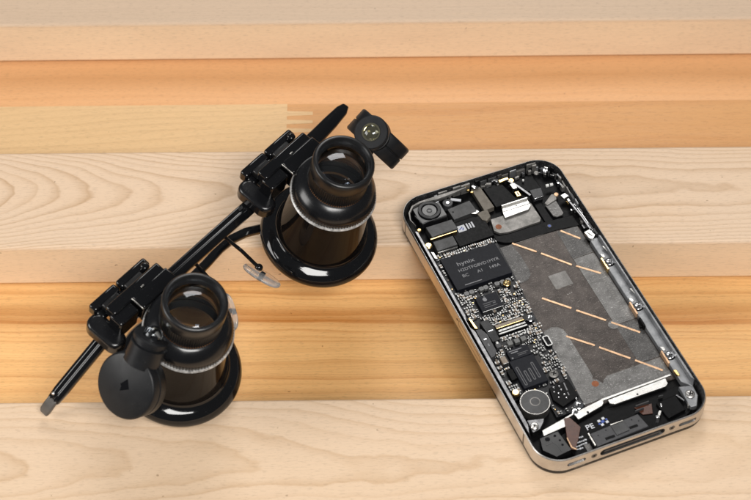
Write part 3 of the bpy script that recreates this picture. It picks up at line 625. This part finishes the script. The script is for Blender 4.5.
def add_smd(px, py, k, up):
    src = smd(kinds[k]); a = (PI / 2 if up else 0)
    ca, sa = math.cos(a), math.sin(a)
    vs = [(px + x * ca - y_ * sa, py + x * sa + y_ * ca, 3.6 + z) for x, y_, z in src.v]
    for fi, f_ in enumerate(src.f):
        rest.use(src.mats[src.mi[fi]]); o = len(rest.v); rest.v += [vs[i] for i in f_]; rest.f.append(list(range(o, o + len(f_)))); rest.mi.append(rest.c)
for s_ in spots[100:]: add_smd(*s_)
# solder pads and printed lines between the parts
for i in range(300):
    x = 4.0 + 20.5 * rn.random(); y = 24.6 + 72 * rn.random()
    if x > right_edge(y) - .3 or any(a < x < b and c < y < d for a, b, c, d in busy): continue
    rest.use(rn.choice(['solder', 'solder', 'shield', 'solder', 'gold', 'ceramic', 'dull'])); w, h = .18 + .4 * rn.random(), .15 + .3 * rn.random(); rest.box(x - w/2, x + w/2, y - h/2, y + h/2, 3.55, 3.72 + .5 * rn.random())
for y, x0, x1 in ((26.2, 4.6, 24.4), (57.6, 10, 20), (63.4, 10, 20.5), (64.5, 10, 19)):
    x = x0
    while x < x1:
        w = .3 + .8 * rn.random(); rest.use('ceramic_white' if y > 50 else 'print'); rest.box(x, x + w, y - .16, y + .16, 3.6, 4.0); x += w + .25 + .5 * rn.random()
part(rest, 'tiny_components', board, kind='stuff')

# ---- lower end
b = MB('shield'); b.lathe([(4.3, 2.6), (4.55, 3.0), (4.55, 6.3), (4.3, 6.6), (0, 6.6)], (8.5, 91.6, 0), seg=48); vm = part(b, 'vibration_motor')
b = MB('dull'); b.ring((8.5, 91.6, 0), 1.35, 1.62, 6.6, 6.66, 30); b.use('steel').ring((8.5, 91.6, 0), 4.4, 4.6, 2.9, 6.42, 48); part(b, 'ring_mark', vm)
b = MB('steel_dark'); b.prism([(3.6, 96.0), (9.0, 97.4), (8.2, 98.6), (6.0, 100.6), (3.4, 100.8)], 2.6, 5.2); part(b, 'motor_bracket', bevel=.2)
b = MB('gold'); b.lathe([(1.35, 0), (1.35, .4), (1.0, .9), (0, .9)], (5.0, 85.2, 4.3), seg=20); b.use('chrome').cyl((5.0, 85.2, 5.2), .8, 0, .15, 14); part(b, 'gold_screw')
screw('board_screw', 4.8, 99.0, 5.2, 1.25, 'steel'); screw('board_screw', 54.4, 106.4, 4.8, 1.5, 'steel')
b = MB('bright')
b.prism([(6.6, 100.9), (14.6, 99.4), (14.8, 101.4), (13.6, 102.2), (6.2, 102.8)], 4.0, 4.5)
b.prism([(14.4, 99.4), (20.0, 98.2), (20.0, 98.7), (14.4, 99.9)], 4.0, 4.5)
b.prism([(18.2, 98.8), (28.4, 97.5), (28.6, 98.6), (27.6, 99.6), (18.6, 101.4)], 4.0, 4.6)
b.prism([(28.4, 97.2), (52.6, 96.9), (52.8, 97.5), (28.6, 97.9)], 3.9, 4.4)
b.prism([(30.2, 98.5), (50.4, 97.9), (50.2, 99.9), (49.0, 100.7), (31.4, 100.6), (30.2, 99.8)], 4.0, 4.6)
b.use('black').cyl((22.4, 100.2, 4.6), .4, 0, .04, 12); b.cyl((39.6, 100.0, 4.6), .35, 0, .04, 12)
part(b, 'bright_bracket', bevel=.12)
b = MB('black'); b.prism([(19.5, 101.6), (27.5, 100.4), (53.2, 101.2), (53.6, 110.5), (50, 112.2), (36, 112.6), (12, 112.8), (11.4, 104)], 2.5, 3.2); lowp = part(b, 'black_flex_plate', bevel=.1)
b = MB('satin'); b.prism([(4.6, 103.4), (10.7, 103.0), (11.6, 110.6), (6.4, 111.2), (3.6, 107.5)], 2.6, 4.7)
b.use('glass_black')
for x, y, r in ((6.6, 104.5, .8), (9.2, 104.2, .45), (9.9, 106.2, .35), (9.9, 108.0, .4)): b.cyl((x, y, 4.7), r, 0, .03, 14)
b.use('shield').sweep([(5.2, 106.4, 4.72), (7.4, 106.0, 4.72), (8.4, 107.6, 4.72), (8.6, 110.2, 4.72)], [(-.1, -.05), (.1, -.05), (.1, .06), (-.1, .06)])
part(b, 'microphone_box', bevel=.2)
b = MB('flex'); b.prism([(14.6, 99.6), (16.2, 99.8), (17.8, 104.4), (15.0, 108.4), (12.6, 111.2), (11.6, 110.6), (12.2, 106.4)], 4.7, 4.95); b.use('copper').prism([(12.0, 106.4), (12.35, 106.4), (12.2, 110.0), (13.2, 111.2), (12.8, 111.4), (11.8, 110.2)], 4.8, 5.1); part(b, 'brown_flex_cable', bevel=.06)
b = MB('grey_plastic'); b.prism([(19.2, 107.9), (36.0, 106.9), (37.0, 112.3), (19.2, 112.9)], 3.2, 5.2); sb = part(b, 'speaker_enclosure', bevel=.2)
s = MB('shield'); s.prism([(26.2, 108.0), (30.6, 107.7), (30.8, 111.4), (26.4, 111.6)], 5.2, 5.5); s.use('worn_edge_highlight').box(26.2, 30.6, 107.4, 107.7, 5.2, 5.6); part(s, 'metal_clip', sb, bevel=.08)
s = MB('black'); s.box(22.6, 25.8, 111.0, 111.9, 5.2, 5.26); s.box(31.2, 34.0, 110.2, 111.1, 5.2, 5.26)
for x, y in ((21.2, 109.4), (24.2, 108.6), (33.2, 108.2), (35.0, 109.4)): s.cyl((x, y, 5.2), .22, 0, .04, 8)
part(s, 'slot', sb)
s = MB('worn_edge_highlight'); s.box(18.6, 18.95, 107.6, 112.4, 4.6, 5.3); part(s, 'enclosure_edge', sb)
s = MB('white'); v, fc = text_mesh('PE', 2.6, 19.7, 105.3, 3.24, 'white', pc, squash=1.05, bold=.03); s.add(v, fc); part(s, 'printed_mark', lowp)
s = MB('white')
for x, y in ((24.6, 103.6), (26.2, 103.2), (25.0, 105.2), (26.8, 104.8)): s.rot_box(x, y, .9, .8, -.1, 3.2, 3.24)
s.use('blue'); s.rot_box(25.6, 104.2, 1.1, .9, -.1, 3.2, 3.25); s.rot_box(24.3, 104.6, .7, .5, -.1, 3.2, 3.25); s.rot_box(27.0, 103.9, .6, .6, -.1, 3.2, 3.25); part(s, 'printed_mark', lowp)
s = MB('white')
for y, a, b_ in ((106.6, 14.2, 14.7), (106.8, 15.6, 17.4), (108.2, 13.6, 17.8), (109.4, 13.8, 17.4), (110.5, 13.6, 15.4)):
    x = a
    while x < b_: w = .25 + .5 * rn.random(); s.rot_box(x + w / 2, y + (rn.random() - .5) * .2, w, .3 + .3 * rn.random(), (rn.random() - .5) * .5, 3.2, 3.24); x += w + .15
s.use('film').box(16.4, 18.2, 109.8, 112.2, 3.2, 3.23); part(s, 'smeared_print', lowp)
for x, y, w, h, a, mt in ((42.6, 108.8, 1.8, .8, -.8, 'bright'), (41.4, 109.8, 1.2, .9, .3, 'chrome'), (44.4, 106.4, .5, 1.3, .4, 'chrome'), (52.6, 108.8, .5, 2.6, .5, 'dull'), (51.2, 106.2, .5, 3.2, -.4, 'steel_dark'), (54.6, 109.4, .8, 2.4, .5, 'dull'), (39.4, 103.6, 4.6, .3, 0, 'shield'), (37.6, 105.2, 3.0, .3, 0, 'grey_plastic'), (46.0, 103.2, 1.6, .25, .1, 'shield'), (53.6, 104.2, .5, 1.4, .2, 'chrome')):
    b = MB(mt); b.rot_box(x, y, w, h, a, 3.2, 4.6); part(b, 'metal_fragment', bevel=.08)
b = MB('flex'); b.prism([(36.8, 103.4), (42.4, 104.2), (41.0, 107.6), (38.0, 106.8)], 3.3, 3.6); part(b, 'brown_flex_cable', bevel=.06)
b = MB('black'); b.prism([(43.4, 105), (50.4, 104.4), (50.8, 110.6), (44.4, 111.4)], 3.2, 4.2); part(b, 'black_flex_plate', bevel=.2)
b = MB('rail'); b.prism([(52.6, 102.4), (57.0, 103.6), (56.6, 107.6), (54.4, 111.0), (52.4, 110.6)], 2.6, 4.8); part(b, 'corner_bracket', bevel=.25)

# ------------------------------------------------------------------ the magnifier glasses
phi, tau, sig = math.radians(50.34), math.radians(16.21), math.radians(-1.56)
GR = (Matrix.Rotation(phi, 4, 'Z') @ Matrix.Rotation(sig, 4, 'Y') @ Matrix.Rotation(tau, 4, 'X'))
GO = Vector((-19.4, 0.95, 7.1))
gl = bpy.data.objects.new('magnifier_glasses', None); COL.objects.link(gl); gl.empty_display_size = 0.01
gl.matrix_world = Matrix.Translation(GO * MM) @ GR
tag(gl, 'black spectacle magnifier with two loupe tubes, side lamps and folded temples standing eyecups down', 'magnifier glasses')
G3 = GR.to_3x3(); GI = G3.transposed()
def loc(w): return GI @ (Vector(w) - GO)
def ldir(w): return GI @ Vector(w)
def gpart(mb, name, parent=gl, **k): return mb.build(name, parent, **k)

def loupe(ox, oy):
    o = (ox, oy, 0)
    b = MB('smoky'); b.lathe([(15.2, 4.8), (14.5, 9), (13.7, 15), (12.9, 22), (12.45, 29.2), (11.6, 29.2), (12.1, 22), (12.9, 15), (13.7, 9), (14.3, 4.8)], o, seg=96, closed=True)
    barrel = gpart(b, 'loupe_barrel')
    b = MB('gloss'); b.lathe([(15.6, .4), (17.6, 0), (18.9, .2), (19.5, .9), (19.65, 1.8), (19.4, 2.9), (18.8, 3.9), (17.9, 4.7), (16.8, 5.3), (15.8, 5.7), (15.2, 6.2), (14.95, 7.0), (14.2, 7.0), (14.0, 5), (14.6, 3.8), (15.4, 2.6)], o, seg=96, closed=True); gpart(b, 'eyecup', barrel, angle=60)
    b = MB('silver_paint'); b.lathe([(12, 28.5), (13.7, 28.5), (13.95, 28.8), (13.6, 29.3), (12, 29.3)], o, seg=96, closed=True); gpart(b, 'silver_ring', barrel)
    b = MB('satin'); b.lathe([(11.5, 29.3), (13.4, 29.3), (13.55, 29.6), (13.55, 30.9), (13.3, 31.3), (11.5, 31.3)], o, seg=180, closed=True, radial=lambda k, j, r: r - (.28 if k % 2 and r > 13.2 else 0)); gpart(b, 'serrated_ring', barrel, angle=20)
    b = MB('semi'); b.lathe([(11.2, 31.3), (13.3, 31.3), (13.25, 31.9), (12.9, 32.9), (12.2, 34.0), (11.2, 35.0), (10.2, 35.7), (9.4, 36.1), (8.2, 36.1), (9.4, 34.5), (11.2, 32.4)], o, seg=96, closed=True); gpart(b, 'shoulder', barrel, angle=60)
    b = MB('satin'); b.lathe([(8.2, 36.0), (9.2, 36.0), (9.5, 36.3), (9.5, 42.0), (9.2, 42.5), (8.2, 42.5)], o, seg=160, closed=True, radial=lambda k, j, r: r - (.34 if k % 2 and r > 9.1 else 0)); gpart(b, 'knurled_ring', barrel, angle=20)
    b = MB('satin'); b.lathe([(7.7, 40.5), (8.1, 42.5), (9.45, 42.5), (9.75, 43.2), (9.8, 47.2), (9.65, 48.0), (9.2, 48.45), (8.5, 48.4), (8.0, 47.7), (7.75, 46.6), (7.6, 45.2), (7.6, 40.5)], o, seg=96, closed=True); eye = gpart(b, 'eyepiece', barrel, angle=50)
    b = MB('lens'); pr = [(0, 44.0)] + [(3.6, 44.0), (6.4, 44.0), (7.58, 44.0), (7.58, 44.9)] + [(7.58 * q, 44.9 + 1.6 * (1 - q * q)) for q in (.97, .9, .8, .7, .6, .5, .4, .3, .2, .1)] + [(0, 46.5)]
    b.lathe(pr, o, seg=72); gpart(b, 'lens', eye, angle=30)
    # inner lens cell
    b = MB('cell_reflection'); b.lathe([(11.4, 31.0), (9.0, 37), (8.1, 40.4), (7.4, 40.4), (8.3, 36.8), (10.6, 31.0)], o, seg=72, closed=True); gpart(b, 'lens_cell', barrel, angle=60)
    b = MB('satin'); b.ring(o, 9.4, 11.6, 25.0, 26.2, 72); gpart(b, 'lens_cell', barrel)
    return barrel
loupe(-.2, -.8); loupe(-68.5, -1.6)

def clip(ox):
    """spring clip that holds a loupe to the frame"""
    b = MB('gloss')
    b.box(ox - 12.6, ox + 9.4, 16.8, 20.8, 25.6, 30.0)          # main bar
    h = b.build('loupe_clip', gl, bevel=.7, segs=3)
    b = MB('gloss'); b.box(ox - 4.8, ox + 9.8, 12.2, 17.4, 21.5, 30.6); b.box(ox - 4, ox + 5, 9.8, 13, 21.5, 27.5); gpart(b, 'clip_jaw', h, bevel=.5, segs=3)
    b = MB('gloss'); b.box(ox - 13.6, ox - 5.6, 13.2, 18.2, 20.0, 29.2); gpart(b, 'clip_jaw', h, bevel=.7, segs=3)
    b = MB('worn_edge_highlight'); b.box(ox - 5.3, ox - 4.95, 12.4, 17.2, 29.7, 30.5); b.box(ox - .6, ox + .6, 17.5, 17.95, 30.4, 30.9); gpart(b, 'clip_edge_highlight', h, bevel=.1)  # silver strip painted in as the highlight line on the jaw's step
    b = MB('gloss'); b.box(ox - 13.4, ox - 2.6, 23.4, 26.6, 19.6, 24.0); b.box(ox - 2.0, ox + 10.4, 23.4, 26.6, 19.6, 24.0); b.box(ox - 13, ox + 9.6, 20.6, 24.0, 20.4, 22.6); b.box(ox + 6.5, ox + 9.0, 22.2, 24.8, 22.5, 26.0)
    gpart(b, 'clip_plate', h, bevel=.8, segs=3)
    b = MB('satin'); b.box(ox - 11.0, ox - 4.5, 20.8, 23.6, 22.5, 25.4); b.box(ox - 1.5, ox + 5.5, 20.8, 23.6, 22.5, 25.4); gpart(b, 'clip_spring', h, bevel=.5)
    b = MB('semi'); b.prism(rrect(ox - 18.2, ox - 11.6, 10.5, 24.2, 3.2, 8), 17.0, 22.6); gpart(b, 'clip_tongue', h, bevel=1.3, segs=4)
    return h
clip(0.0); clip(-68.24)

# front bar, two facets
b = MB('gloss'); sec = [(-2.3, -1.8), (2.2, -1.8), (2.4, .2), (.5, 1.6), (-.4, 1.0), (-1.9, 1.6), (-2.4, .6)]
b.sweep([(-80, 18.0, 15.5), (-66, 18.1, 15.8), (-50, 18.2, 15.8), (-34, 18.2, 15.8), (-14, 18.1, 15.8), (-4, 18.0, 15.5), (8, 18.0, 15.2)], sec); gpart(b, 'front_bar', bevel=.35, segs=2)
# temples
sect = [(-2.2, -1.4), (2.2, -1.4), (2.3, .6), (.9, 1.5), (0, .9), (-.9, 1.5), (-2.3, .6)]
b = MB('gloss'); b.sweep([(-78, 18.6, 16.0), (-84, 18.8, 11.5), (-92, 19.1, 5.2), (-99.0, 19.4, -.6), (-102.0, 19.5, -3.4)], sect, scales=[1, 1, 1, 1.0, .9]); t1 = gpart(b, 'temple', bevel=.35)
b = MB('rubber_tip'); b.sweep([(-101.6, 19.5, -2.4), (-103.6, 19.6, -4.4), (-104.8, 19.7, -6.4), (-105.3, 19.7, -8.0)], [(-1.7, -.8), (1.7, -.8), (1.7, .8), (-1.7, .8)], scales=[1, 1.05, 1.05, .8]); gpart(b, 'temple_tip', t1, bevel=.4)
b = MB('chrome'); b.ball((-101.0, 20.4, -1.0), .6); gpart(b, 'rivet', t1)
b = MB('gloss'); b.sweep([(-58, 18, -2.5), (-46, 18.3, -2.6), (-33.5, 18.9, -3), (-26, 19.6, -3), (-20.6, 19.4, -3), (-15, 17.8, -3), (-10.9, 15.6, -3), (-6, 12.4, -3)], [(-1.5, -1.2), (1.5, -1.2), (1.6, .6), (.6, 1.3), (-.8, 1.2), (-1.5, .6)]); t2 = gpart(b, 'temple', bevel=.35)
b = MB('gloss'); b.sweep([(-8, 24.0, 8), (8, 25.0, 1.0), (22, 26.3, -4.2), (34, 27.6, -8.4), (43, 28.7, -10.6), (50.5, 29.6, -11.9), (53.6, 30.1, -12.3)], [(-2.7, -1.0), (2.7, -1.0), (2.8, .5), (1.2, 1.1), (-1.4, 1.1), (-2.8, .5)], scales=[1, 1, 1, 1, .95, .8, .45]); gpart(b, 'temple_end', t2, bevel=.3)
# nose pads
def nose(start, ball, c, axis, L, w, th, nrm):
    a = MB('gloss'); s_, e = Vector(start), Vector(ball); mid = (s_ + e) / 2 + Vector((0, 0, .8)); a.tube([s_, s_ * .7 + e * .3 + Vector((0, 0, .5)), mid, e], .62, 10); a.ball(ball, 1.35); arm = gpart(a, 'nose_pad_arm')
    p = MB('clear'); p.ball((0, 0, 0), 1.0, 1, 1, 1, 32); sg = lambda q, e: math.copysign(abs(q) ** e, q)
    p.v = [(sg(a, .72) * L / 2, sg(b, .85) * w / 2, sg(c_, .9) * th / 2) for a, b, c_ in p.v]
    x = Vector(axis).normalized(); z = Vector(nrm); z = (z - x * z.dot(x)).normalized(); y = z.cross(x)
    R = Matrix((x, y, z)).transposed()
    p.v = [tuple(R @ Vector(v) + Vector(c)) for v in p.v]; pad = gpart(p, 'nose_pad', arm, angle=180)
    k = MB('satin'); k.box(-.8, .8, -1.0, 1.0, -.9, 1.2); k.v = [tuple(R @ Vector(v) + Vector(c)) for v in k.v]; gpart(k, 'pad_clip', pad, bevel=.15)
nose((-29.3, 17.2, 13.0), (-26.6, 3.4, 7.0), (-27.6, 1.0, 6.0), (2.6, -12.4, -.5), 13.6, 8.4, 2.4, (1, -.25, 1.0))
nose((-43.0, 17.0, 13.0), (-42.6, 4.5, 7.0), (-45.0, -.6, 6.5), (-4.4, -7.0, 0), 13.0, 6.0, 2.4, (-1, .2, .5))

# lamp units: coin cell case, lamp head and bulb
def lamp(center_w, axis_w, normal_w, R, thick, bulb_len, headr, marked):
    c = loc(center_w); a = ldir(axis_w).normalized(); nn = ldir(normal_w); nn = (nn - a * nn.dot(a)).normalized()
    b = MB('matte'); h = thick / 2
    b.lathe([(R * .9, -h), (R - .4, -h), (R, -h + .5), (R, -.3), (R - .4, -.15), (R - .4, .15), (R, .3), (R, h - .6), (R - .25, h - .2), (R - .7, h), (0, h + .05)], c, nn, 72)
    case = gpart(b, 'battery_case', angle=40)
    side = nn.cross(a)
    if marked:     # pointed recess in the middle of the cap
        k = MB('glass_black'); up = a; f0 = c + nn * (h + .06)
        pts = [(1.1 * x_, 1.1 * y_) for x_, y_ in ((-1.5, -.2), (0, 2.2), (1.5, -.2), (1.0, -.6), (.9, -2.0), (-.2, -1.2), (-.9, -.6))]
        k.add([f0 + side * x + up * y for x, y in pts] + [f0 + nn * .08 + side * x + up * y for x, y in pts], [list(range(7)), list(range(7, 14))] + [[i, (i + 1) % 7, 7 + (i + 1) % 7, 7 + i] for i in range(7)])
        gpart(k, 'cap_mark', case)
    b = MB('matte'); z0 = R * .72; z1 = z0 + bulb_len
    b.lathe([(headr * .8, z0), (headr, z0 + .3), (headr, z1 - 3.0), (headr * .86, z1 - 2.6), (headr * .86, z1 - 2.0), (headr, z1 - 1.6), (headr, z1 - .4), (headr - .4, z1), (headr * .55, z1), (headr * .5, z1 - 1.2), (0, z1 - 1.2)], c, a, 48)
    head = gpart(b, 'lamp_head', case, angle=40)
    e = c + a * (z1 - .1)
    return case, head, c, a, nn, side, z1, e
def unit(v): return Vector(v).normalized()
# right lamp looks up towards the viewer, case seen edge on
CAMD = unit((0, -.647, .763))
aR = unit((-2.25, -7.5, 11.0)); eR = unit((.73, -.526, -.446)); nR = aR.cross(eR).normalized()
LW = Vector((4.0, 11.5, 41.3))
cR = Vector((1.17, 19.6, 33.0))
case, head, c, a, nn, side, z1, e = lamp(cR, aR, nR, 10.2, 8.6, 6.2, 5.6, False)
b = MB('reflector'); b.lathe([(2.9, -.9), (2.6, -.5), (0, -.5)], e, a, 32); b.ring(e, 2.5, 3.0, -.6, .25, 32, a); gpart(b, 'reflector', head)
b = MB('lens'); b.lathe([(2.4, -.3), (2.3, .3), (1.6, .75), (.8, .95), (0, 1.0)], e, a, 28); gpart(b, 'bulb', head)
b = MB('satin'); p0 = Vector((13.0, -1.0, 30.0)); p1 = c + a * 5; b.tube([p0, p0 * .5 + p1 * .5, p1], 1.7, 12); gpart(b, 'lamp_arm', head)
# left lamp: cap of the case faces the viewer
aL = unit((8.1, 8.8, 16.0)); nL = unit((-.42, -.59, .69))
cL = Vector((-72.4, -73.9, 27.0))
case, head, c, a, nn, side, z1, e = lamp(cL, aL, nL, 10.2, 7.0, 9.6, 5.5, True)
b = MB('lens'); b.lathe([(2.9, -1.0), (2.9, 1.0), (2.3, 2.2), (1.3, 2.9), (0, 3.1)], e, a, 28); gpart(b, 'bulb', head)
b = MB('reflector'); b.lathe([(2.2, -1.6), (2.0, -1.1), (0, -1.1)], e, a, 24); gpart(b, 'reflector', head)
b = MB('satin'); p0 = Vector((-68.24 - 11.0, -5.0, 30.0)); p1 = c + a * 12; b.tube([p0, p0 * .5 + p1 * .5, p1], 1.7, 12); gpart(b, 'lamp_arm', head)

# ------------------------------------------------------------------ camera and light
cam = bpy.data.cameras.new('camera'); co = bpy.data.objects.new('camera', cam); COL.objects.link(co)
el, roll, D = math.radians(49.71), math.radians(-.5527), 600.73
fw = Vector((0, math.cos(el), -math.sin(el))); R0 = Vector((1, 0, 0)); U0 = Vector((0, math.sin(el), math.cos(el)))
r2 = math.cos(roll) * R0 + math.sin(roll) * U0; u2 = -math.sin(roll) * R0 + math.cos(roll) * U0
M = Matrix((r2, u2, -fw)).transposed().to_4x4(); M.translation = -fw * D * MM
co.matrix_world = M
cam.sensor_width = 36; cam.lens = 36 * 1800 / 751; cam.clip_start = .01; cam.clip_end = 50
cam.dof.use_dof = True; cam.dof.focus_distance = .595; cam.dof.aperture_fstop = 26
scene.camera = co

world = bpy.data.worlds.new('World'); scene.world = world; world.use_nodes = True
world.node_tree.nodes['Background'].inputs[0].default_value = (.95, .97, 1, 1); world.node_tree.nodes['Background'].inputs[1].default_value = .10
def softbox(name, pos, target, sx, sy, power, color=(1, .98, .95)):
    l = bpy.data.lights.new(name, 'AREA'); l.shape = 'RECTANGLE'; l.size = sx; l.size_y = sy; l.energy = power; l.color = color
    o = bpy.data.objects.new(name, l); COL.objects.link(o); o.location = pos
    o.rotation_euler = (Vector(target) - Vector(pos)).to_track_quat('-Z', 'Y').to_euler(); return o
softbox('softbox_front', (.20, -.66, .84), (0, .02, 0), .50, .34, 11.3)
softbox('softbox_left', (-.82, -.24, .48), (0, 0, 0), .46, .46, 5.4)
lb = softbox('softbox_back', (.06, .72, .84), (0, 0, 0), .50, .38, 4.6)
lb.rotation_euler.rotate_axis('Z', math.radians(35))

scene.view_settings.view_transform = 'Standard'; scene.view_settings.look = 'None'; scene.view_settings.exposure = -0.1
scene.render.engine = 'CYCLES'
scene.cycles.max_bounces = 14; scene.cycles.transmission_bounces = 10; scene.cycles.transparent_max_bounces = 12; scene.cycles.glossy_bounces = 5
scene.cycles.use_denoising = True
